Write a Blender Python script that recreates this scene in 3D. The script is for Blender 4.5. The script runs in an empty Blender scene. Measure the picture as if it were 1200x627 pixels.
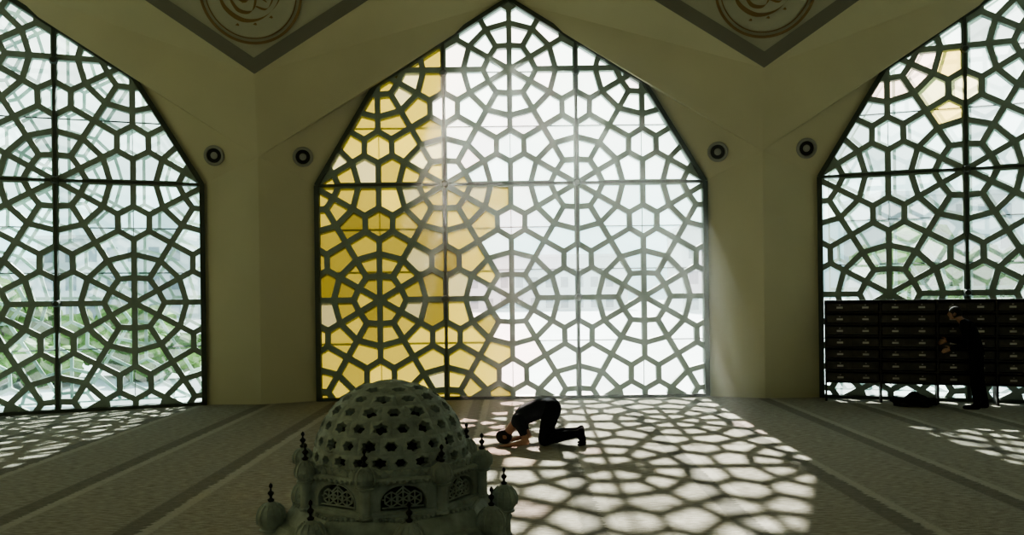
import bpy, bmesh, math, random
from mathutils import Vector, Matrix
random.seed(7)
scene=bpy.context.scene
col=scene.collection
# ------------------------------------------------------------ helpers
def mat(name,color=(0.5,0.5,0.5),rough=0.8,metal=0.0,noise=0.0,nscale=8.0,bump=0.0,bscale=60.0,spec=0.3):
    m=bpy.data.materials.new(name); m.use_nodes=True
    nt=m.node_tree; b=nt.nodes['Principled BSDF']
    b.inputs['Roughness'].default_value=rough; b.inputs['Metallic'].default_value=metal
    b.inputs['Specular IOR Level'].default_value=spec
    b.inputs['Base Color'].default_value=(*color,1)
    tc=nt.nodes.new('ShaderNodeTexCoord')
    if noise>0:
        n=nt.nodes.new('ShaderNodeTexNoise'); n.inputs['Scale'].default_value=nscale; n.inputs['Detail'].default_value=6
        r=nt.nodes.new('ShaderNodeValToRGB')
        r.color_ramp.elements[0].position=0.3; r.color_ramp.elements[1].position=0.7
        r.color_ramp.elements[0].color=(*[c*(1-noise) for c in color],1)
        r.color_ramp.elements[1].color=(*[min(1,c*(1+noise)) for c in color],1)
        nt.links.new(tc.outputs['Object'],n.inputs['Vector']); nt.links.new(n.outputs['Fac'],r.inputs['Fac'])
        nt.links.new(r.outputs['Color'],b.inputs['Base Color'])
    if bump>0:
        n2=nt.nodes.new('ShaderNodeTexNoise'); n2.inputs['Scale'].default_value=bscale; n2.inputs['Detail'].default_value=4
        bp=nt.nodes.new('ShaderNodeBump'); bp.inputs['Strength'].default_value=bump; bp.inputs['Distance'].default_value=0.01
        nt.links.new(tc.outputs['Object'],n2.inputs['Vector']); nt.links.new(n2.outputs['Fac'],bp.inputs['Height'])
        nt.links.new(bp.outputs['Normal'],b.inputs['Normal'])
    return m
def obj(name,verts,faces,mats,parent=None,midx=None,smooth=False):
    me=bpy.data.meshes.new(name); me.from_pydata([tuple(v) for v in verts],[],faces); 
    if not isinstance(mats,(list,tuple)): mats=[mats]
    for m in mats: me.materials.append(m)
    if midx: 
        for p,i in zip(me.polygons,midx): p.material_index=i
    if smooth:
        for p in me.polygons: p.use_smooth=True
    me.update()
    o=bpy.data.objects.new(name,me); col.objects.link(o)
    if parent: o.parent=parent
    return o
def empty(name,loc=(0,0,0),parent=None):
    o=bpy.data.objects.new(name,None); o.location=loc; col.objects.link(o); o.empty_display_size=0.2
    if parent: o.parent=parent
    return o
class MB:
    """simple mesh accumulator"""
    def __init__(s): s.v=[]; s.f=[]; s.m=[]
    def add(s,vs,fs,mi=0):
        o=len(s.v); s.v+= [Vector(v) for v in vs]; s.f+=[tuple(i+o for i in f) for f in fs]; s.m+=[mi]*len(fs)
    def box(s,c,size,mi=0,M=None):
        hx,hy,hz=[a/2 for a in size]; c=Vector(c)
        vs=[Vector((x,y,z)) for x in(-hx,hx) for y in(-hy,hy) for z in(-hz,hz)]
        if M is not None: vs=[M@v for v in vs]
        vs=[v+c for v in vs]
        s.add(vs,[(0,1,3,2),(4,6,7,5),(0,4,5,1),(2,3,7,6),(0,2,6,4),(1,5,7,3)],mi)
    def lathe(s,prof,seg,c=(0,0,0),rot=0,mi=0,cap=True):
        n=len(prof); vs=[]; fs=[]
        for (r,z) in prof:
            for k in range(seg):
                a=rot+2*math.pi*k/seg
                vs.append((c[0]+r*math.sin(a),c[1]-r*math.cos(a),c[2]+z))
        for i in range(n-1):
            for k in range(seg):
                k2=(k+1)%seg
                fs.append((i*seg+k,i*seg+k2,(i+1)*seg+k2,(i+1)*seg+k))
        if cap:
            fs.append(tuple(range(seg-1,-1,-1))); fs.append(tuple((n-1)*seg+k for k in range(seg)))
        s.add(vs,fs,mi)
    def tube(s,p,q,r,seg=8,mi=0,r2=None):
        p=Vector(p);q=Vector(q);d=(q-p).normalized(); r2=r if r2 is None else r2
        a=d.orthogonal().normalized(); b=d.cross(a); vs=[]
        for (c,rr) in((p,r),(q,r2)):
            for k in range(seg):
                t=2*math.pi*k/seg; vs.append(c+(a*math.cos(t)+b*math.sin(t))*rr)
        fs=[(k,(k+1)%seg,seg+(k+1)%seg,seg+k) for k in range(seg)]+[tuple(range(seg-1,-1,-1)),tuple(range(seg,2*seg))]
        s.add(vs,fs,mi)
    def make(s,name,mats,parent=None,smooth=False):
        return obj(name,s.v,s.f,mats,parent,s.m,smooth)

# ------------------------------------------------------------ layout constants
CY=-11.3; RW=28.5          # centre of the polygonal plan, apothem of window walls
H=2.1
def bay(k,u,d,z):
    """bay k, lateral u, d metres into the room from window plane, z up"""
    a=math.radians(20*k); R=RW-d
    x0,y0=u,R
    return Vector((x0*math.cos(a)+y0*math.sin(a), CY - x0*math.sin(a)+y0*math.cos(a), z))
WIN=[(-3.9,0.0),(3.9,0.0),(3.9,4.33),(2.7,6.33),(0,8.03),(-2.7,6.33),(-3.9,4.33)]

# ------------------------------------------------------------ materials
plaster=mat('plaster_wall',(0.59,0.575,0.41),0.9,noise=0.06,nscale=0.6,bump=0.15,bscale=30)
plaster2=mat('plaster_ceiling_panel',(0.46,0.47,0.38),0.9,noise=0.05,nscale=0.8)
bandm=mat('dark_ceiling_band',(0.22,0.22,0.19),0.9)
latm=mat('lattice_grey_paint',(0.26,0.33,0.28),0.6,noise=0.08,nscale=5)
lat2=mat('outer_screen_stone',(0.42,0.55,0.50),0.8)
mulm=mat('mullion_dark_metal',(0.06,0.075,0.06),0.5)
gold=mat('calligraphy_gold',(0.26,0.18,0.09),0.5)
stone=mat('fountain_marble',(0.35,0.40,0.36),0.65,noise=0.25,nscale=14,bump=0.35,bscale=70)
dmetal=mat('finial_dark_bronze',(0.03,0.03,0.028),0.4,metal=0.6)
black=mat('black_fabric',(0.012,0.012,0.014),0.9)

def glass_mat():
    m=bpy.data.materials.new('coloured_window_glass'); m.use_nodes=True; nt=m.node_tree
    nt.nodes.clear(); out=nt.nodes.new('ShaderNodeOutputMaterial')
    at=nt.nodes.new('ShaderNodeAttribute'); at.attribute_name='tint'
    tr=nt.nodes.new('ShaderNodeBsdfTransparent'); tl=nt.nodes.new('ShaderNodeBsdfTranslucent')
    gl=nt.nodes.new('ShaderNodeBsdfGlossy'); gl.inputs['Roughness'].default_value=0.15
    mx=nt.nodes.new('ShaderNodeMixShader'); mx2=nt.nodes.new('ShaderNodeMixShader'); mx2.inputs[0].default_value=0.03
    nt.links.new(at.outputs['Color'],tr.inputs['Color']); nt.links.new(at.outputs['Color'],tl.inputs['Color'])
    nt.links.new(at.outputs['Alpha'],mx.inputs[0])
    nt.links.new(tr.outputs[0],mx.inputs[1]); nt.links.new(tl.outputs[0],mx.inputs[2])
    nt.links.new(mx.outputs[0],mx2.inputs[1]); nt.links.new(gl.outputs[0],mx2.inputs[2])
    nt.links.new(mx2.outputs[0],out.inputs['Surface'])
    return m
glassm=glass_mat()

# ------------------------------------------------------------ girih pattern (cells)
def clip(poly,p,n):
    """keep side (x-p).n<=0"""
    out=[]; L=len(poly)
    for i in range(L):
        a=poly[i]; b=poly[(i+1)%L]
        da=(a[0]-p[0])*n[0]+(a[1]-p[1])*n[1]; db=(b[0]-p[0])*n[0]+(b[1]-p[1])*n[1]
        if da<=0: out.append(a)
        if (da<0<db) or (db<0<da):
            t=da/(da-db); out.append((a[0]+t*(b[0]-a[0]),a[1]+t*(b[1]-a[1])))
    return out
def clean(poly,eps=0.012):
    out=[]
    for p in poly:
        if not out or math.hypot(p[0]-out[-1][0],p[1]-out[-1][1])>eps: out.append(p)
    if len(out)>1 and math.hypot(out[0][0]-out[-1][0],out[0][1]-out[-1][1])<=eps: out.pop()
    return out
def inset(poly,w):
    res=list(poly); L=len(poly)
    for i in range(L):
        a=poly[i]; b=poly[(i+1)%L]; dx=b[0]-a[0]; dy=b[1]-a[1]; l=math.hypot(dx,dy)
        if l<1e-6: continue
        n=(dy/l,-dx/l)      # outward for CCW
        res=clip(res,(a[0]-n[0]*w,a[1]-n[1]*w),n)
        if len(res)<3: return None
    return res
def area(p): return 0.5*sum(p[i][0]*p[(i+1)%len(p)][1]-p[(i+1)%len(p)][0]*p[i][1] for i in range(len(p)))
A=2.66
pts=[]
for j in range(-4,5):
    zz=4.33+A*math.sqrt(3)/2*j
    for i in range(-4,5):
        uu=A*i+(A/2 if j%2==0 else 0)
        for k in range(6): pts.append((uu+.30*math.cos(math.radians(60*k)),zz+.30*math.sin(math.radians(60*k))))
        for k in range(12):
            a=math.radians(15+30*k)
            pts.append((uu+.70*math.cos(a),zz+.70*math.sin(a)))
            pts.append((uu+1.10*math.cos(a),zz+1.10*math.sin(a)))
        for a in(90,-90):
            r=A/math.sqrt(3); pts.append((uu+r*math.cos(math.radians(a)),zz+r*math.sin(math.radians(a))))
pts=[p for p in pts if -4.8<p[0]<4.8 and -.9<p[1]<8.9]
cells=[]
for p in pts:
    poly=list(WIN)
    for q in pts:
        dx=q[0]-p[0]; dy=q[1]-p[1]; d=math.hypot(dx,dy)
        if 1e-6<d<1.6:
            poly=clip(poly,((p[0]+q[0])/2,(p[1]+q[1])/2),(dx/d,dy/d))
            if len(poly)<3: break
    poly=clean(poly)
    if len(poly)>=3 and abs(area(poly))>0.004: cells.append((p,poly))

def lattice(k,name,parent,w,d0,d1,m,du=0,dz=0):
    mb=MB()
    for p,poly in cells:
        ins=inset(poly,w)
        n=len(poly)
        if not ins or abs(area(ins))<0.003:
            mb.add([bay(k,u,d0,z) for u,z in poly],[tuple(range(n))]); continue
        c=(sum(q[0] for q in ins)/len(ins),sum(q[1] for q in ins)/len(ins))
        angs=sorted([math.atan2(q[1]-c[1],q[0]-c[0]) for q in poly]+[math.atan2(q[1]-c[1],q[0]-c[0]) for q in ins])
        aa=[angs[0]]
        for a in angs[1:]:
            if a-aa[-1]>0.004: aa.append(a)
        def ray(P,a):
            dx,dy=math.cos(a),math.sin(a); best=None
            for i in range(len(P)):
                x1,y1=P[i]; x2,y2=P[(i+1)%len(P)]
                ex,ey=x2-x1,y2-y1; den=dx*ey-dy*ex
                if abs(den)<1e-9: continue
                t=((x1-c[0])*ey-(y1-c[1])*ex)/den; s=((x1-c[0])*dy-(y1-c[1])*dx)/den
                if t>0 and -1e-3<=s<=1.001 and (best is None or t>best): best=t
            return (c[0]+best*dx,c[1]+best*dy) if best else None
        O=[ray(poly,a) for a in aa]; I=[ray(ins,a) for a in aa]
        if None in O or None in I: continue
        N=len(aa)
        vs=[bay(k,u+du,d0,z+dz) for u,z in O]+[bay(k,u+du,d0,z+dz) for u,z in I]+[bay(k,u+du,d1,z+dz) for u,z in I]+[bay(k,u+du,d1,z+dz) for u,z in O]
        fs=[]
        for i in range(N):
            j=(i+1)%N
            fs+=[(i,j,N+j,N+i),(N+i,N+j,2*N+j,2*N+i),(2*N+i,2*N+j,3*N+j,3*N+i)]
        mb.add(vs,fs)
    return mb.make(name,m,parent)

def strip(mb,k,a,b,w,d0,d1,mi=0):
    (u1,z1),(u2,z2)=a,b; l=math.hypot(u2-u1,z2-z1); nx,nz=-(z2-z1)/l*w/2,(u2-u1)/l*w/2
    q=[(u1+nx,z1+nz),(u1-nx,z1-nz),(u2-nx,z2-nz),(u2+nx,z2+nz)]
    mb.add([bay(k,u,d0,z) for u,z in q]+[bay(k,u,d1,z) for u,z in q],[(0,1,2,3),(7,6,5,4),(0,4,5,1),(1,5,6,2),(2,6,7,3),(3,7,4,0)],mi)

def topz(u):
    u=abs(u)
    return 8.03-(8.03-6.33)/2.7*u if u<=2.7 else 6.33-(u-2.7)*2.0/1.2

for idx,k in enumerate((0,-1,1)):
    W=empty('window_%d'%(idx+1))
    lattice(k,'lattice_screen',W,0.054,0.05,-0.09,latm)
    if k!=0: lattice(k,'outer_lattice_screen',W,0.03,-0.55,-0.60,lat2,0.16,0.1)
    # glass panes
    vs=[];fs=[];tc=[]
    for p,poly in cells:
        ins=inset(poly,0.045)
        if not ins: continue
        u,z=p; rnd=random.random()
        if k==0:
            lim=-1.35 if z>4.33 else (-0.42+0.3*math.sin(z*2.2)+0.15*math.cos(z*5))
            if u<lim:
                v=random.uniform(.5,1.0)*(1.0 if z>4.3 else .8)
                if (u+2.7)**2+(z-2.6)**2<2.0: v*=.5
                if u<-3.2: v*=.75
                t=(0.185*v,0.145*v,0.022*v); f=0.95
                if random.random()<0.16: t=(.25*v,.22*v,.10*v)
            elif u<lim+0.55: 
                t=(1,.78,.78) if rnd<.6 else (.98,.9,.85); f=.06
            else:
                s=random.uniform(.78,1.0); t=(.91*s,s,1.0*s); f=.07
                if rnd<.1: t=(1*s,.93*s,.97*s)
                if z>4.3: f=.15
        elif k==-1:
            s=random.uniform(.38,.95); t=(.82*s,.99*s,1.0*s); f=random.choice([.03,.06,.12])
        else:
            s=random.uniform(.4,.92); t=(.84*s,.98*s,1.0*s); f=random.choice([.1,.15,.25])
            if u<-1.2 and z>5.2 and rnd<.6: t=random.choice([(.8,.6,.2),(.9,.68,.62),(.8,.72,.42)])
        o=len(vs); tl=(random.uniform(-.01,.01),random.uniform(-.01,.01))
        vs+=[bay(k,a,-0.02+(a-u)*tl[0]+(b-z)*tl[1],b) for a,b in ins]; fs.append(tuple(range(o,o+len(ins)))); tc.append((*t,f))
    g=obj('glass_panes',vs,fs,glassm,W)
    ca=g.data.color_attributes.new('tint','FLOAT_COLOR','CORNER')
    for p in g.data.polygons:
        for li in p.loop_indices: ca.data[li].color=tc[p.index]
    # mullions and frame
    mb=MB()
    for u in(-1.33,1.33): strip(mb,k,(u,0),(u,topz(u)),0.055,0.10,-0.12)
    strip(mb,k,(-3.9,4.33),(3.9,4.33),0.05,0.09,-0.11)
    for i in range(7): strip(mb,k,WIN[i],WIN[(i+1)%7],0.09 if i else 0.12,0.11,-0.14)
    for z in(1.16,2.6,3.46,5.5,6.6):
        hw=3.9 if z<4.33 else (3.9-(z-4.33)*.6 if z<6.33 else 2.7*(8.03-z)/1.7)
        strip(mb,k,(-hw,z),(hw,z),0.022,-0.05,-0.08)
    for u in(-2.65,0,2.65): strip(mb,k,(u,0),(u,topz(u)),0.015,-0.05,-0.07)
    for u in(-1.33,1.33):
        for z in(2.03,4.33,6.55):
            c=bay(k,u,0.13,z); r=0.085; 
            ring=[(u+r*math.cos(t*math.pi/4),z+r*math.sin(t*math.pi/4)) for t in range(8)]
            mb.add([bay(k,a,0.08,b) for a,b in ring]+[bay(k,u+(a-u)*.6,0.15,z+(b-z)*.6) for a,b in ring],
                   [(i,(i+1)%8,8+(i+1)%8,8+i) for i in range(8)]+[tuple(range(8,16))])
    mb.make('mullions_and_frame',mulm,W)

# ------------------------------------------------------------ folded wall between/above windows
S=(4.94,0.5,4.85); U=(4.85,0.9,6.37); T=(0,0.9,9.45); B=(4.93,0.45,0)
def P3(k,t,s=1): return bay(k,t[0]*s,t[1],t[2])
def corner(kl,t):  # point on the fold between bay kl and kl+1
    return (bay(kl,t[0],t[1],t[2])+bay(kl+1,-t[0],t[1],t[2]))/2
mb=MB()
for k in(-1,0,1):
    for s in(-1,1):
        kl=k if s==1 else k-1
        Sc=corner(kl,S); Uc=corner(kl,U); Bc=corner(kl,B); Tk=P3(k,T)
        ap=bay(k,0,0,8.03); sh=bay(k,2.7*s,0,6.33); e=bay(k,3.9*s,0,4.33); b=bay(k,3.9*s,0,0)
        tris=[(ap,sh,Sc),(ap,Sc,Uc),(ap,Uc,Tk),(sh,e,Sc),(e,b,Sc),(b,Bc,Sc)]
        for t in tris: mb.add(list(t) if s==1 else list(t)[::-1],[(0,1,2)],0)
mb.make('wall_back',[plaster])
# ceiling panels (kites) with dark bands and medallions
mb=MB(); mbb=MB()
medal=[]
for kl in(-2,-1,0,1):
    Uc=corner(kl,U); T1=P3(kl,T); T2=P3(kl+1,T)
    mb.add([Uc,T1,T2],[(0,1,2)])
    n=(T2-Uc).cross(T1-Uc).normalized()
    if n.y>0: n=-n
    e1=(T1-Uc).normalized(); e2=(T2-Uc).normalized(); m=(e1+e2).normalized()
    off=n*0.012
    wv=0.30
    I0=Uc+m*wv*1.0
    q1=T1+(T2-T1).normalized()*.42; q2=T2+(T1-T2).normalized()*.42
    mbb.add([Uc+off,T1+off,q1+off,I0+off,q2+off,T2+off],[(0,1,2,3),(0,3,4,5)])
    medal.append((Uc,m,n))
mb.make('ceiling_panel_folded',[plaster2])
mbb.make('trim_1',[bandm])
# medallions
for kl,(Uc,m,n) in zip((-2,-1,0,1),medal):
    if kl not in(-1,0): continue
    c=Uc+m*1.47+n*0.02; r=0.93
    ex=m.cross(n).normalized(); ey=m
    if ex.x<0: ex=-ex
    M=MB()
    def ring(r0,r1,h=0.012,mi=0,N=72):
        vs=[];fs=[]
        for i in range(N):
            t=2*math.pi*i/N; d=ex*math.cos(t)+ey*math.sin(t)
            vs+=[c+d*r0,c+d*r0+n*h,c+d*r1+n*h,c+d*r1]
        for i in range(N):
            j=(i+1)%N
            for a in range(3): fs.append((4*i+a,4*j+a,4*j+a+1,4*i+a+1))
        M.add(vs,fs,mi)
    ring(0.88,0.93); ring(0.81,0.83)
    ring(0.0,0.80,0.003,1)
    def stroke(P,w0):
        pp=[]; Q=[P[0]]+P+[P[-1]]
        for i in range(1,len(Q)-2):
            for s in range(10):
                t=s/10; a,b_,c_,d_=[Vector(Q[i-1+o]) for o in range(4)]
                pp.append(0.5*((2*b_)+(c_-a)*t+(2*a-5*b_+4*c_-d_)*t*t+(3*b_-a-3*c_+d_)*t**3))
        pp.append(Vector(P[-1])); vs=[];N=len(pp)
        for i,p in enumerate(pp):
            w=w0*(0.25+0.9*math.sin(math.pi*min(1,(i+1)/N*1.02))**.7)
            d=Vector((0.7,0.7))
            for sg in(-1,1): 
                q=p+d*w*sg; vs.append(c+(ex*q.x+ey*q.y)*0.8+n*0.014)
        M.add(vs,[(2*i,2*i+1,2*i+3,2*i+2) for i in range(N-1)],0)
    stroke([(-.75,.1),(-.6,-.35),(-.2,-.62),(.25,-.55),(.6,-.2),(.7,.25)],.05)
    stroke([(-.5,-.1),(-.3,-.4),(0,-.42),(.1,-.1),(.0,.3)],.045)
    stroke([(.1,-.3),(.35,-.35),(.5,-.05),(.35,.15),(.2,-.05),(.35,-.2)],.04)
    stroke([(-.45,.2),(-.3,-.1),(-.1,-.2),(0.05,.0)],.04)
    stroke([(-.15,.7),(-.12,.2),(-.2,-.25)],.04)
    stroke([(.15,.75),(.2,.3),(.18,-.1)],.04)
    stroke([(.5,.7),(.45,.35),(.55,.1)],.04)
    stroke([(-.6,.5),(-.3,.6),(0,.45),(.3,.6),(.6,.45)],.035)
    for q in((-.35,-.75),(.05,-.72),(.42,-.55),(-.62,-.12)): stroke([(q[0]-.04,q[1]),(q[0],q[1]+.03),(q[0]+.05,q[1])],.03)
    M.make('calligraphy_medallion',[gold,plaster2])
# flat ceiling, side/rear walls, floor
Ts=[P3(k,T) for k in(-2,-1,0,1,2)]
cv=[Vector((-13.9,-7,9.45))]+[Vector((-13.9,Ts[0].y,9.45))]+[t for t in Ts if abs(t.x)<13.9]+[Vector((13.9,Ts[-1].y,9.45)),Vector((13.9,-7,9.45))]
obj('ceiling',cv,[tuple(range(len(cv)))],plaster)
def boxo(name,lo,hi,m):
    mb=MB(); lo=Vector(lo);hi=Vector(hi); mb.box((lo+hi)/2,hi-lo); return mb.make(name,[m])
boxo('wall_left',(-14.1,-7,0),(-13.9,15.2,9.6),plaster)
boxo('wall_right',(13.9,-7,0),(14.1,15.2,9.6),plaster)
boxo('wall_rear',(-14.1,-7.2,0),(14.1,-7,9.6),plaster)
# carpet
def carpet():
    m=bpy.data.materials.new('striped_carpet'); m.use_nodes=True; nt=m.node_tree; b=nt.nodes['Principled BSDF']
    b.inputs['Roughness'].default_value=1; b.inputs['Specular IOR Level'].default_value=0.08
    N=nt.nodes.new; L=nt.links.new
    g=N('ShaderNodeNewGeometry'); sp=N('ShaderNodeSeparateXYZ'); L(g.outputs['Position'],sp.inputs[0])
    nz=N('ShaderNodeTexNoise'); nz.inputs['Scale'].default_value=9; nz.inputs['Detail'].default_value=5
    mp=N('ShaderNodeMapping'); mp.inputs['Scale'].default_value=(1,3.5,1); L(g.outputs['Position'],mp.inputs[0]); L(mp.outputs[0],nz.inputs['Vector'])
    def math_(op,a,b2=None):
        n=N('ShaderNodeMath'); n.operation=op
        for i,x in enumerate((a,b2)):
            if x is None: continue
            if isinstance(x,(int,float)): n.inputs[i].default_value=x
            else: L(x,n.inputs[i])
        return n.outputs[0]
    wob=math_('MULTIPLY',math_('SUBTRACT',nz.outputs['Fac'],.5),.16)
    x=math_('ADD',sp.outputs['X'],wob)
    ph=math_('FRACT',math_('DIVIDE',math_('ADD',x,40.0),1.4))
    band=math_('LESS_THAN',ph,.15)
    ph2=math_('FRACT',math_('DIVIDE',math_('ADD',x,40.0-.22),1.4))
    pale=math_('LESS_THAN',ph2,.08)
    r=N('ShaderNodeValToRGB'); r.color_ramp.elements[0].position=.3; r.color_ramp.elements[1].position=.72
    r.color_ramp.elements[0].color=(.25,.235,.185,1); r.color_ramp.elements[1].color=(.48,.45,.375,1); L(nz.outputs['Fac'],r.inputs[0])
    mx=N('ShaderNodeMixRGB'); L(math_('MULTIPLY',band,.5),mx.inputs[0]); L(r.outputs[0],mx.inputs[1]); mx.inputs[2].default_value=(.13,.13,.115,1)
    mx2=N('ShaderNodeMixRGB'); L(math_('MULTIPLY',pale,.45),mx2.inputs[0]); L(mx.outputs[0],mx2.inputs[1]); mx2.inputs[2].default_value=(.58,.55,.47,1)
    L(mx2.outputs[0],b.inputs['Base Color'])
    n3=N('ShaderNodeTexNoise'); n3.inputs['Scale'].default_value=40; bp=N('ShaderNodeBump'); bp.inputs['Strength'].default_value=.8; bp.inputs['Distance'].default_value=.03
    L(mp.outputs[0],n3.inputs['Vector']); L(n3.outputs['Fac'],bp.inputs['Height']); L(bp.outputs[0],b.inputs['Normal'])
    return m
fl=[Vector((-14.1,-7.2,0)),Vector((14.1,-7.2,0)),bay(1,4.9,-.15,0),bay(0,5.0,-.15,0),bay(0,-5.0,-.15,0),bay(-1,-4.9,-.15,0)]
obj('floor',fl,[tuple(range(len(fl)))],carpet())

# ------------------------------------------------------------ speakers in the facets
spk_ring=mat('speaker_bezel',(0.30,0.31,0.27),0.5); spk_dark=mat('speaker_cone_dark',(0.015,0.015,0.015),0.6)
for (k,s) in((0,-1),(0,1),(-1,1),(1,-1)):
    kl=k if s==1 else k-1
    Sc=corner(kl,S); sh=bay(k,2.7*s,0,6.33); e=bay(k,3.9*s,0,4.33)
    n=(e-sh).cross(Sc-sh).normalized()
    if n.y>0: n=-n
    c=sh*.17+e*.41+Sc*.42+n*0.004
    q=n.to_track_quat('Z','Y').to_matrix()
    M=MB()
    def lt(prof,mi,seg=32):
        t=MB(); t.lathe(prof,seg,cap=False); M.add([q@v+c for v in t.v],t.f,mi)
    lt([(.20,0),(.20,.02),(.185,.035),(.15,.035),(.14,.01)],0)
    lt([(.145,.012),(.12,.006),(.06,.004),(.001,.004)],1)
    lt([(.07,.006),(.065,.022),(.03,.03),(.001,.03)],0)
    M.make('wall_speaker',[spk_ring,spk_dark])

# ------------------------------------------------------------ domed marble fountain
F=empty('domed_marble_fountain',(-0.575,4.0,0))
ST=MB(); r7=math.radians(-7); r22=math.radians(15.5)
ap8=math.cos(math.pi/8)
ST.lathe([(.62,0),(.62,.10),(.56,.14),(.50,.18),(.47,.24),(.47,.82),(.50,.86),(.50,.93),(.545,.97),(.545,1.0),(.565,1.01),(.565,1.045),(.55,1.05),(.53,1.075),(.50,1.085),(.455,1.15),(.44,1.155),(.44,1.165),(.01,1.165)],8,rot=r22)
for i in range(8):
    a=r22+math.pi/8+i*math.pi/4; R=.47*ap8
    M3=Matrix.Rotation(a,3,'Z')
    for (x,z,w,h,t) in((0,.35,.26,.02,.02),(0,.72,.26,.02,.02),(-.13,.535,.02,.39,.02),(.13,.535,.02,.39,.02)):
        ST.box(M3@Vector((x,-R-.008,z)),(w,t,h),M=M3)
    for z in(.42,.535,.65): 
        ST.box(M3@Vector((0,-R-.006,z)),(.09,.02,.09),M=M3@Matrix.Rotation(math.pi/4,3,'Y'))
def beads(R,z,rot,n,r,sq=1.0):
    for i in range(8):
        a0=rot+i*math.pi/4; a1=a0+math.pi/4
        p=Vector((R*math.sin(a0),-R*math.cos(a0),z)); q=Vector((R*math.sin(a1),-R*math.cos(a1),z))
        for j in range(n):
            c=p.lerp(q,(j+.5)/n)
            ST.lathe([(r*.15,-r*sq),(r*.7,-r*.7*sq),(r,0),(r*.7,r*.7*sq),(r*.15,r*sq)],8,c=c)
beads(.575,1.028,r22,16,.011); beads(.548,.955,r22,12,.014,1.4); beads(.448,1.158,r22,14,.009)
# upper drum with niches
R=.415
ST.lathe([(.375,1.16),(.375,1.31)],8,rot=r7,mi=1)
ST.lathe([(.43,1.160),(.43,1.178),(.415,1.185),(.40,1.188)],8,rot=r7)
ST.lathe([(.40,1.300),(.432,1.306),(.438,1.318),(.425,1.326),(.39,1.330),(.37,1.345),(.01,1.345)],8,rot=r7)
beads(.438,1.312,r7,12,.009)
for i in range(8):
    a=r7+math.pi/8+i*math.pi/4; M3=Matrix.Rotation(a,3,'Z'); Ra=R*ap8; hw=R*math.sin(math.pi/8)-.012
    z0,z1=1.185,1.303
    arch=[]; aw=.098; zs=1.225; zt=1.294
    arch.append((-aw,1.192))
    for t in range(9):
        tt=t/8; ang=tt*math.pi/2
        arch.append((-aw*math.cos(ang)**.85 if t<8 else 0, zs+(zt-zs)*math.sin(ang)**1.25))
    arch+= [(-x,z) for x,z in arch[-2::-1]]
    n=len(arch); outer=[]
    for j,(x,z) in enumerate(arch):
        if j==0: outer.append((-hw,z0))
        elif j==n-1: outer.append((hw,z0))
        else:
            if abs(x)>aw*.86: outer.append((math.copysign(hw,x),z0+(z1-z0)*(z-1.192)/(zt-1.192)))
            else: outer.append((x*hw/aw/.86,z1))
    vs=[M3@Vector((x,-Ra,z)) for x,z in outer]+[M3@Vector((x,-Ra-.004,z)) for x,z in arch]+[M3@Vector((x*.93,-Ra+.035,z-.003)) for x,z in arch]
    fs=[]
    for j in range(n-1): fs+=[(j,j+1,n+j+1,n+j),(n+j,n+j+1,2*n+j+1,2*n+j)]
    fs+=[(0,n,2*n-1,n-1)]
    ST.add(vs,fs)
    for j in range(n-1):
        ST.tube(M3@Vector((arch[j][0]*1.05,-Ra-.004,arch[j][1]+.002)),M3@Vector((arch[j+1][0]*1.05,-Ra-.004,arch[j+1][1]+.002)),.0045,6)
    def seg(p,q,rr=.0040):
        ST.tube(M3@Vector((p[0],-Ra+.008,p[1])),M3@Vector((q[0],-Ra+.008,q[1])),rr,6)
    for cx in(-.05,0,.05):
        for t in range(6):
            a1=math.radians(60*t+30); r_=.032
            seg((cx,1.235),(cx+r_*math.cos(a1),1.235+r_*math.sin(a1)))
            a2=math.radians(60*t+90); seg((cx+r_*math.cos(a1),1.235+r_*math.sin(a1)),(cx+r_*math.cos(a2),1.235+r_*math.sin(a2)))
    seg((0,1.267),(0,1.29)); seg((-.09,1.235),(-.08,1.235)); seg((-.09,1.2),(.09,1.2)); seg((-.03,1.26),(0,1.285)); seg((.03,1.26),(0,1.285))
# turrets
FN=MB()
def turret(R,ang,zb,zc,r,fin,side):
    c=(R*math.sin(ang),-R*math.cos(ang),0)
    ST.lathe([(r*.62,zb),(r*.62,zb+.01),(r*.5,zb+.014),(r*.5,zc-r*1.15),(r*.8,zc-r*1.05),(r*.86,zc-r*.92),(r*.7,zc-r*.86),(r*.93,zc-r*.5),(r*1.04,zc-r*.1),(r*1.0,zc+r*.2),(r*.85,zc+r*.55),(r*.55,zc+r*.85),(r*.25,zc+r*1.02),(r*.12,zc+r*1.12)],side,c=c)
    for j in range(12):  # ribs
        a=2*math.pi*j/12; pr=[(1.0,-.5),(1.08,-.1),(1.04,.2),(.88,.57),(.56,.88)]
        for p,q in zip(pr[:-1],pr[1:]):
            ST.tube((c[0]+r*p[0]*math.cos(a)*.99,c[1]+r*p[0]*math.sin(a)*.99,zc+r*p[1]),(c[0]+r*q[0]*math.cos(a)*.99,c[1]+r*q[0]*math.sin(a)*.99,zc+r*q[1]),r*.055,5)
    z=zc+r*1.05
    FN.lathe([(.012,z),(.016,z+fin*.12),(.006,z+fin*.2),(.006,z+fin*.3),(.014,z+fin*.42),(.014,z+fin*.5),(.005,z+fin*.6),(.004,z+fin*.7),(.009,z+fin*.8),(.008,z+fin*.9),(.001,z+fin)],10,c=c)
for i in range(8):
    turret(.43,r7+i*math.pi/4,1.165,1.338,.046,.075,20)
    turret(.545,r22+i*math.pi/4,.93,1.112,.062,.085,20)
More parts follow.
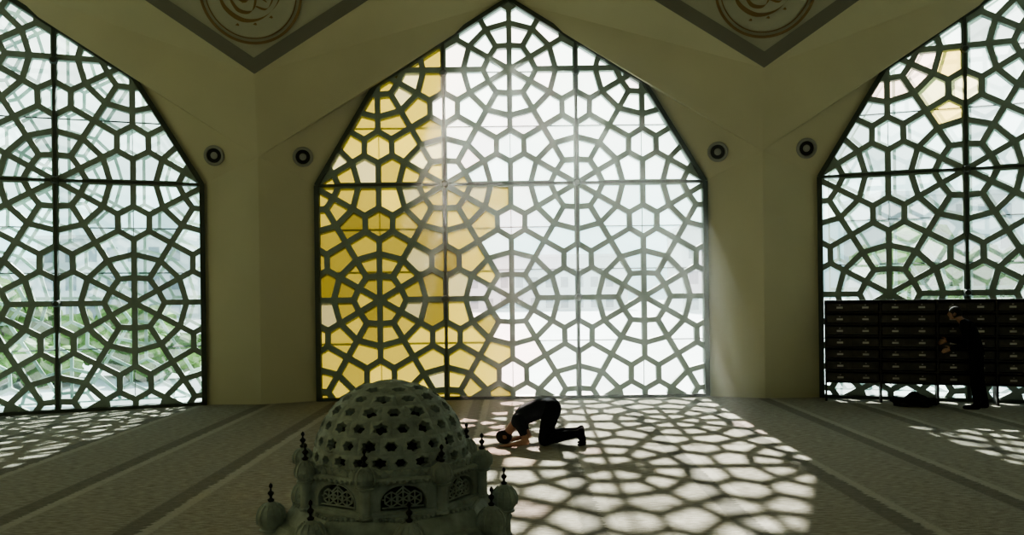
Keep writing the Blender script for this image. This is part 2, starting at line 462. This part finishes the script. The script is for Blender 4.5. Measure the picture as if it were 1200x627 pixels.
for i in range(8):
    a0=r7+i*math.pi/4; a1=a0+math.pi/4; Rr=.405
    p=Vector((Rr*math.sin(a0),-Rr*math.cos(a0),0)); q=Vector((Rr*math.sin(a1),-Rr*math.cos(a1),0))
    M3=Matrix.Rotation(a0+math.pi/8,3,'Z')
    for j in range(1,8):
        c=p.lerp(q,j/8); 
        prof=[(-.013,0),(-.016,.012),(-.008,.024),(0,.034),(.008,.024),(.016,.012),(.013,0)]
        vs=[M3@Vector((x,-.005,0))+Vector((c.x,c.y,1.325+z)) for x,z in prof]+[M3@Vector((x,.005,0))+Vector((c.x,c.y,1.325+z)) for x,z in prof]
        n=7; ST.add(vs,[tuple(range(n)),tuple(range(2*n-1,n-1,-1))]+[(j2,(j2+1)%n,n+(j2+1)%n,n+j2) for j2 in range(n)])
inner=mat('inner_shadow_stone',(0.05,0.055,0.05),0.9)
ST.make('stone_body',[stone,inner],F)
FN.make('finials',[dmetal],F,smooth=True)
# pierced dome
D=MB(); R0=.356; HH=.365; zb=1.335
D.lathe([(.378,1.33),(.381,1.34),(.370,1.352),(.358,1.356)],48,cap=False)
def dp(th,ph,off=0):
    r=(R0-off)*math.cos(ph)**.92; return Vector((r*math.sin(th),-r*math.cos(th),zb+(HH-off)*math.sin(ph)))
bounds=[.04,.22,.43,.65,.87,1.08,1.28]; ns=[24,22,20,16,12,8]
for ri in range(len(ns)):
    p0,p1=bounds[ri],bounds[ri+1]; n=ns[ri]
    for c in range(n):
        t0=2*math.pi*(c+(.5 if ri%2 else 0))/n; dt=math.pi/n
        K=24; ob=[];mr=[];hb=[];hi=[]
        for q in range(K):
            a=2*math.pi*q/K; ca,sa=math.cos(a),math.sin(a); mxx=max(abs(ca),abs(sa))
            bx,by=ca/mxx,sa/mxx
            if (c+ri)%2==0: rho=.62+.11*math.cos(6*a+math.pi)
            else: rho=.52+.06*math.cos(6*a)
            def mp(x,y,off): return dp(t0+x*dt,(p0+p1)/2+y*(p1-p0)/2,off)
            ob.append(mp(bx,by,0)); mr.append(mp(ca*(rho+.13),sa*(rho+.13),-.005)); hb.append(mp(ca*rho,sa*rho,-.004)); hi.append(mp(ca*rho*.92,sa*rho*.92,.028))
        fs=[]
        for q in range(K):
            j=(q+1)%K
            for l in range(3): fs.append((l*K+q,l*K+j,(l+1)*K+j,(l+1)*K+q))
        D.add(ob+mr+hb+hi,fs)
top=[dp(2*math.pi*q/24,1.28,0) for q in range(24)]; top2=[dp(2*math.pi*q/24,1.43,-.006) for q in range(24)]
D.add(top+top2+[Vector((0,0,zb+HH+.010))],[(q,(q+1)%24,24+(q+1)%24,24+q) for q in range(24)]+[(24+q,24+(q+1)%24,48) for q in range(24)])
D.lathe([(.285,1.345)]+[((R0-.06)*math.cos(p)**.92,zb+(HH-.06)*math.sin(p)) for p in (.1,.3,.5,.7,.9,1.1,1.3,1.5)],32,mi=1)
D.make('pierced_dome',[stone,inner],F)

# ------------------------------------------------------------ shoe rack (lockers) in front of right window
woodm=mat('rack_dark_wood',(0.035,0.032,0.028),0.45,noise=0.2,nscale=20); woodf=mat('rack_drawer_front',(0.06,0.055,0.048),0.4,noise=0.25,nscale=12)
brass=mat('rack_label_holder',(0.55,0.53,0.48),0.3,metal=0.8)
RK=MB(); 
def kb(u0,u1,d0,d1,z0,z1,mi=0):
    q=[(u0,d0),(u1,d0),(u1,d1),(u0,d1)]
    RK.add([bay(1,u,d,z0) for u,d in q]+[bay(1,u,d,z1) for u,d in q],[(3,2,1,0),(4,5,6,7),(0,1,5,4),(1,2,6,5),(2,3,7,6),(3,0,4,7)],mi)
uA,uB=-3.82,0.98; zA,zB=.36,1.90
rows=7; cols=5; cw=(uB-uA)/cols; rh=(zB-zA)/rows
kb(uA,uB,.20,.24,zA,zB,0)
for r in range(rows+1): kb(uA,uB,.20,.58,zA+r*rh-.012,zA+r*rh+.012)
for c in range(cols+1): kb(uA+c*cw-.018,uA+c*cw+.018,.20,.585,0,zB+.01)
for r in range(rows):
    for c in range(cols):
        u0=uA+c*cw+.03;u1=uA+(c+1)*cw-.03; z0=zA+r*rh+.025; z1=z0+rh-.07
        kb(u0,u1,.26,.56,z0,z1,1)
        for i in range(2):
            um=u0+(u1-u0)*(.25+.5*i)
            kb(um-.055,um+.055,.56,.572,z0+.05,z0+.085,2)
            kb(um-.012,um+.012,.56,.59,z0+.11,z0+.125,2)
        kb((u0+u1)/2-.006,(u0+u1)/2+.006,.56,.566,z0,z1,0)
        kb(u0,u1,.56,.57,z1-.012,z1,0)
RK.make('shoe_rack',[woodm,woodf,brass])

# ------------------------------------------------------------ people
skin=mat('skin',(0.33,0.19,0.13),0.55,noise=0.08,nscale=20); hair=mat('dark_hair',(0.02,0.017,0.014),0.8,bump=.5,bscale=120)
shirt=mat('grey_tshirt',(0.03,0.034,0.042),0.95,noise=0.12,nscale=12,bump=.3,bscale=25,spec=.05); trousers=mat('dark_trousers',(0.012,0.013,0.016),0.95,noise=.15,nscale=10,bump=.3,bscale=20,spec=.05)
sock=mat('black_socks',(0.012,0.012,0.014),0.9,spec=.05); shirt2=mat('black_shirt',(0.012,0.014,0.017),0.95,bump=.3,bscale=25,spec=.05)
def rr(r): return Vector((r,r,r)) if isinstance(r,(int,float)) else Vector(r)
def person(name,prims,voxel,mats,loc,rotz,hands=None,smooth_it=6):
    def build(prs,vox,it):
        bm=bmesh.new()
        for p in prs:
            p1,r1,p2,r2=Vector(p[0]),rr(p[1]),Vector(p[2]),rr(p[3])
            pv=[]
            for c,r in((p1,r1),(p2,r2)):
                for i in range(1,10):
                    ph=math.pi*i/10
                    for j in range(16):
                        th=2*math.pi*j/16; pv.append(c+Vector((r.x*math.sin(ph)*math.cos(th),r.y*math.sin(ph)*math.sin(th),r.z*math.cos(ph))))
                pv+= [c+Vector((0,0,r.z)),c-Vector((0,0,r.z))]
            vs=[bm.verts.new(v) for v in pv]
            res=bmesh.ops.convex_hull(bm,input=vs)
            junk=[g for g in set(res['geom_interior']+res['geom_unused']) if isinstance(g,bmesh.types.BMVert) and g.is_valid]
            if junk: bmesh.ops.delete(bm,geom=junk,context='VERTS')
        me=bpy.data.meshes.new('tmp'); bm.to_mesh(me); bm.free()
        o=bpy.data.objects.new('tmp',me); col.objects.link(o)
        m=o.modifiers.new('r','REMESH'); m.mode='VOXEL'; m.voxel_size=vox
        s=o.modifiers.new('s','SMOOTH'); s.iterations=it; s.factor=.6
        dg=bpy.context.evaluated_depsgraph_get(); ev=o.evaluated_get(dg)
        me2=bpy.data.meshes.new_from_object(ev); bpy.data.objects.remove(o)
        V=[v.co.copy() for v in me2.vertices]; Fc=[tuple(p.vertices) for p in me2.polygons]
        mi=[]
        for f in Fc:
            c=sum((V[i] for i in f),Vector())/len(f); best=None
            for p in prs:
                a=Vector(p[0]);b=Vector(p[2]); ab=b-a; t=0 if ab.length<1e-6 else max(0,min(1,(c-a).dot(ab)/ab.length_squared))
                ra,rb=rr(p[1]),rr(p[3]); r=ra.lerp(rb,t); d=c-(a+ab*t)
                q=math.sqrt((d.x/r.x)**2+(d.y/r.y)**2+(d.z/r.z)**2); val=(q-1)*min(r)
                if best is None or val<best[0]: best=(val,p[4])
            mi.append(best[1])
        return V,Fc,mi
    mb=MB()
    for prs,vx,it in((prims,voxel,smooth_it),(hands or [],.0045,2)):
        if not prs: continue
        V,Fc,mi=build(prs,vx,it); o=len(mb.v); mb.v+=V; mb.f+=[tuple(i+o for i in f) for f in Fc]; mb.m+=mi
    ob=mb.make(name,mats,None,smooth=True); ob.location=loc; ob.rotation_euler=(0,0,rotz); return ob
def hand(wr,dirv,across,down,curl=.3,m=0,thumb=1):
    """palm + five fingers"""
    wr=Vector(wr);d=Vector(dirv).normalized();a=Vector(across).normalized();dn=Vector(down).normalized(); P=[]
    P.append((wr,.024,wr+d*.05,.022,m))
    for i,(o,L) in enumerate(((.03,.072),(.01,.082),(-.01,.077),(-.03,.06))):
        k=wr+d*(.092-abs(o)*.2)+a*o*thumb
        P.append((wr+d*.02+a*o*.5*thumb,.016,k,.0125,m))
        p=k; dd=d.copy(); r=.0095
        for s in(.45,.3,.25):
            dd=(dd+dn*curl).normalized(); q=p+dd*L*s; P.append((p,r,q,r-.001,m)); p=q; r-=.001
    k=wr+d*.025+a*.02*thumb; q=k+(d*.6+a*thumb*.7).normalized()*.045; P.append((k,.014,q,.011,m)); P.append((q,.011,q+(d+a*thumb*.3+dn*curl*.5).normalized()*.032,.009,m))
    return P
# prostrating man -- materials: 0 skin 1 hair 2 shirt 3 trousers 4 socks
pr=[]
pr+=[((.53,-.08,.475),(.135,.12,.14),(.53,.08,.475),(.135,.12,.14),3)]
pr+=[((.50,0,.49),(.12,.175,.14),(.34,0,.475),(.12,.165,.135),2)]
pr+=[((.34,0,.475),(.12,.165,.135),(.16,0,.40),(.12,.19,.135),2)]
pr+=[((.16,0,.40),(.12,.19,.135),(.06,0,.325),(.08,.17,.095),2)]
pr+=[((.04,0,.30),.065,(-.05,0,.19),.058,0)]
hc=Vector((-.135,0,.112))
pr+=[(hc,(.105,.078,.095),hc+Vector((.03,0,-.005)),(.095,.074,.09),1)]
pr+=[(hc+Vector((.03,0,-.03)),(.085,.064,.065),hc+Vector((.075,0,-.035)),(.045,.045,.05),0)]   # face / jaw
pr+=[(hc+Vector((.0,0,-.095)),(.012,.010,.012),hc+Vector((.028,0,-.1)),(.012,.014,.012),0)]  # nose
for s in(-1,1):
    pr+=[(hc+Vector((.03,s*.078,.0)),(.03,.01,.02),hc+Vector((.02,s*.082,.01)),(.02,.008,.018),0)] # ear
    pr+=[((.08,s*.15,.35),(.085,.07,.085),(.12,s*.215,.26),.062,2),((.12,s*.215,.26),.062,(.15,s*.235,.205),.060,2)]
    pr+=[((.12,s*.215,.26),.048,(.20,s*.255,.085),.042,0),((.20,s*.255,.085),.043,(-.02,s*.205,.036),.027,0)]
    pr+=[((.53,s*.095,.46),.125,(.43,s*.12,.10),.085,3),((.43,s*.12,.09),.083,(.62,s*.115,.13),.076,3),((.62,s*.115,.13),.076,(.86,s*.10,.165),.052,3)]
    pr+=[((.86,s*.10,.165),.038,(.935,s*.10,.215),.036,4),((.935,s*.10,.215),.036,(.965,s*.10,.05),(.034,.043,.04),4),((.88,s*.10,.16),.034,(.965,s*.10,.05),(.036,.045,.04),4),((.965,s*.10,.04),(.032,.045,.032),(.90,s*.10,.02),(.03,.043,.018),4)]
hd=[]
for s in(-1,1): hd+=hand((-.02,s*.205,.030),(-1,s*-.12,-.05),(0,-s,0),(0,0,-1),.02,0,1)
pman=person('praying_man',pr,.011,[skin,hair,shirt,trousers,sock],(-0.01,11.9,0.0),math.radians(-4),hd); pman.scale=(1.02,1.02,1.05)
# standing man facing -x (towards the rack), 0 skin 1 hair 2 shirt 3 trousers 4 shoes
pr=[]
pr+=[((.06,-.07,.93),(.12,.11,.12),(.06,.07,.93),(.12,.11,.12),3)]
pr+=[((.05,0,1.0),(.115,.165,.11),(.02,0,1.16),(.115,.16,.12),2),((.02,0,1.16),(.115,.16,.12),(-.06,0,1.34),(.125,.185,.12),2),((-.06,0,1.34),(.12,.185,.12),(-.10,0,1.42),(.08,.15,.06),2)]
pr+=[((-.12,0,1.42),.058,(-.20,0,1.51),.055,0)]
hc=Vector((-.25,0,1.58))
pr+=[(hc+Vector((.01,0,.02)),(.098,.076,.095),hc+Vector((.02,0,.0)),(.09,.075,.09),1),(hc+Vector((-.03,0,-.02)),(.07,.062,.085),hc+Vector((-.035,0,-.075)),(.045,.042,.04),0)]
pr+=[(hc+Vector((-.098,0,-.01)),(.014,.01,.016),hc+Vector((-.108,0,-.03)),(.014,.015,.012),0)]
for s in(-1,1):
    pr+=[(hc+Vector((.0,s*.076,-.02)),(.018,.01,.03),hc+Vector((.005,s*.082,-.01)),(.015,.008,.02),0)]
    el=(-.10,s*.26,1.08); wr=(-.30,s*.20,1.00) if s<0 else (-.36,s*.20,1.12)
    pr+=[((-.07,s*.16,1.38),.075,(-.09,s*.225,1.24),.06,2),((-.09,s*.225,1.24),.060,el,.052,2),(el,.052,wr,.036,2)]
    fx=.0 if s<0 else .12
    pr+=[((.06,s*.09,.90),.108,(.03+fx*.6,s*.11,.50),.075,3),((.03+fx*.6,s*.11,.50),.075,(.06+fx,s*.11,.10),.055,3)]
    pr+=[((.07+fx,s*.11,.055),(.05,.042,.05),(-.10+fx,s*.12,.035),(.055,.045,.033),4)]
hd=[]
for s in(-1,1):
    wr=(-.30,s*.20,1.00) if s<0 else (-.36,s*.20,1.12); hd+=hand(wr,(-1,-s*.1,-.35),(0,0,1),(0,-s,-.2),.3,0,1)
pm=bay(1,-1.42,1.12,0)
sman=person('standing_man',pr,.012,[skin,hair,shirt2,trousers,sock],(pm.x,pm.y,0),math.radians(-28),hd); sman.scale=(1.06,1.06,1.06)

# bag on the floor: slumped duffel
bg=bmesh.new(); bmesh.ops.create_icosphere(bg,subdivisions=4,radius=1)
for v in bg.verts:
    x,y,z=v.co; n=.06*math.sin(7*x+3*y)+.05*math.sin(9*z+5*x)+.04*math.sin(11*y)
    v.co=Vector((x*(.36+n*.6),y*(.19+n*.4),max(-.085,z*(.11+n*.5)+(.03*math.cos(5*x)))+.085))
me=bpy.data.meshes.new('bag'); bg.to_mesh(me); bg.free(); me.materials.append(black)
for p in me.polygons:p.use_smooth=True
bagE=empty('duffel_bag',bay(1,-2.35,1.0,0)); bagE.rotation_euler=(0,0,math.radians(-15))
o=bpy.data.objects.new('bag_body',me); col.objects.link(o); o.parent=bagE
hb=MB(); prev=None
for i in range(13):
    t=math.pi*i/12; p=Vector((.16*math.cos(t),-.05,.13+.04*math.sin(t)))
    if prev: hb.tube(prev,p,.012,6)
    prev=p
hb.make('bag_handle',[black],bagE)

# ------------------------------------------------------------ exterior
gm=mat('courtyard_paving',(0.45,0.48,0.48),0.9,noise=.1,nscale=.6)
obj('ground_outside',[(-150,17.75,-.12),(150,17.75,-.12),(150,300,-.5),(-150,300,-.5)],[(0,1,2,3)],gm)
leaf=mat('foliage',(0.12,0.20,0.05),0.9,noise=.5,nscale=3); bark=mat('bark',(0.10,0.08,0.06),0.9)
def tree(x,y,h,r):
    E=empty('tree',(x,y,-.3)); b=bmesh.new()
    for i in range(26):
        a=random.uniform(0,6.28); q=random.uniform(0,r*.75); zz=random.uniform(h*.45,h)
        M=Matrix.Translation((q*math.cos(a),q*math.sin(a),zz))@Matrix.Diagonal((1,1,.8,1))
        bmesh.ops.create_icosphere(b,subdivisions=2,radius=random.uniform(.22,.42)*r,matrix=M)
    for v in b.verts: v.co+=Vector([random.uniform(-.09,.09)*r for _ in range(3)])
    me=bpy.data.meshes.new('crown'); b.to_mesh(me); b.free(); me.materials.append(leaf)
    o=bpy.data.objects.new('crown',me); col.objects.link(o); o.parent=E
    t=MB(); t.tube((0,0,-.3),(0,0,h*.7),.12,8,0,.07); 
    for i in range(4): t.tube((0,0,h*.4),(r*.5*math.cos(i*1.6),r*.5*math.sin(i*1.6),h*.75),.06,6,0,.02)
    t.make('trunk',[bark],E)
for x,y,h,r in((-17,27,2.6,1.9),(-14,24,2.2,1.6),(-11.5,25,1.8,1.5),(-20,30,3.6,2.3),(-9.8,24,1.2,1.3),(-12.5,22,1.1,1.4),(12.2,26,4.0,1.7),(15,27,3.4,1.8),(17.5,25,4.6,2.0),(20,28,3.8,2)):
    tree(x,y,h,r)
bm_=mat('far_building_render',(0.55,0.60,0.60),0.9); bw=mat('far_building_windows',(0.22,0.26,0.28),0.3)
for x,y,w,h in((-42,95,16,9),(-62,100,14,7),(-22,110,12,6),(4,130,26,8),(26,105,12,10),(44,90,14,12)):
    M=MB(); M.box((x,y,h/2-.5),(w,10,h)); M.box((x,y,h-.3),(w+.6,10.6,.4))
    for i in range(int(w/2.2)):
        for j in range(int(h/3)): M.box((x-w/2+1.3+i*2.2,y-5.02,1.3+j*3-.5),(1.1,.1,1.5),1)
    M.make('distant_building',[bm_,bw])

# ------------------------------------------------------------ light
w=bpy.data.worlds.new('sky'); scene.world=w; w.use_nodes=True; nt=w.node_tree; bgN=nt.nodes['Background']
tc=nt.nodes.new('ShaderNodeTexCoord'); sp=nt.nodes.new('ShaderNodeSeparateXYZ'); rp=nt.nodes.new('ShaderNodeValToRGB')
nt.links.new(tc.outputs['Generated'],sp.inputs[0]); nt.links.new(sp.outputs['Z'],rp.inputs[0]); nt.links.new(rp.outputs[0],bgN.inputs[0])
rp.color_ramp.elements[0].position=0; rp.color_ramp.elements[0].color=(.27,.41,.42,1)
rp.color_ramp.elements[1].position=.8; rp.color_ramp.elements[1].color=(.45,.62,.72,1)
e=rp.color_ramp.elements.new(.06); e.color=(.47,.68,.68,1)
e=rp.color_ramp.elements.new(.25); e.color=(1,1,.88,1)
bgN.inputs[1].default_value=4.6
sd=bpy.data.lights.new('sun','SUN'); sd.energy=33; sd.angle=math.radians(.8); sd.color=(1,.92,.84)
so=bpy.data.objects.new('sun',sd); col.objects.link(so)
so.rotation_euler=Vector((-.025,-1,-.625)).to_track_quat('-Z','Y').to_euler(); so.location=(3,40,25)
# fill lamps added behind and to the left of the viewer to brighten the room
def arealight(name,loc,aim,sx,sy,e,c):
    l=bpy.data.lights.new(name,'AREA'); l.shape='RECTANGLE'; l.size=sx; l.size_y=sy; l.energy=e; l.color=c
    o=bpy.data.objects.new(name,l); col.objects.link(o); o.location=loc
    o.rotation_euler=(Vector(aim)-Vector(loc)).to_track_quat('-Z','Y').to_euler()
arealight('fill_left',(-13.6,4,4.5),(6,16,3.5),9,6,230,(1,.92,.46))
arealight('fill_rear',(0,-6.8,5),(0,10,3),14,5,60,(.88,1,.86))
# scattering box added inside the central window to imitate its glare and bloom
hz=bpy.data.materials.new('glare_volume'); hz.use_nodes=True; n=hz.node_tree; n.nodes.clear()
out=n.nodes.new('ShaderNodeOutputMaterial'); vs_=n.nodes.new('ShaderNodeVolumeScatter'); vs_.inputs['Density'].default_value=.020; vs_.inputs['Anisotropy'].default_value=.70
vs_.inputs['Color'].default_value=(.92,1,.93,1)
n.links.new(vs_.outputs[0],out.inputs['Volume'])
boxo('glare_haze_box',(-4.6,12.6,.03),(4.6,16.2,6.3),hz)

# ------------------------------------------------------------ camera
cd=bpy.data.cameras.new('camera'); cd.lens=30; cd.sensor_width=36; cd.shift_y=31.5/1200; cd.clip_end=1000
co=bpy.data.objects.new('camera',cd); col.objects.link(co)
co.matrix_world=Matrix.Translation((0,0,H))@Matrix.Rotation(math.radians(90),4,'X')@Matrix.Rotation(math.radians(-.7),4,'Z')
scene.camera=co
scene.view_settings.view_transform='AgX'
scene.view_settings.look='AgX - Medium High Contrast'
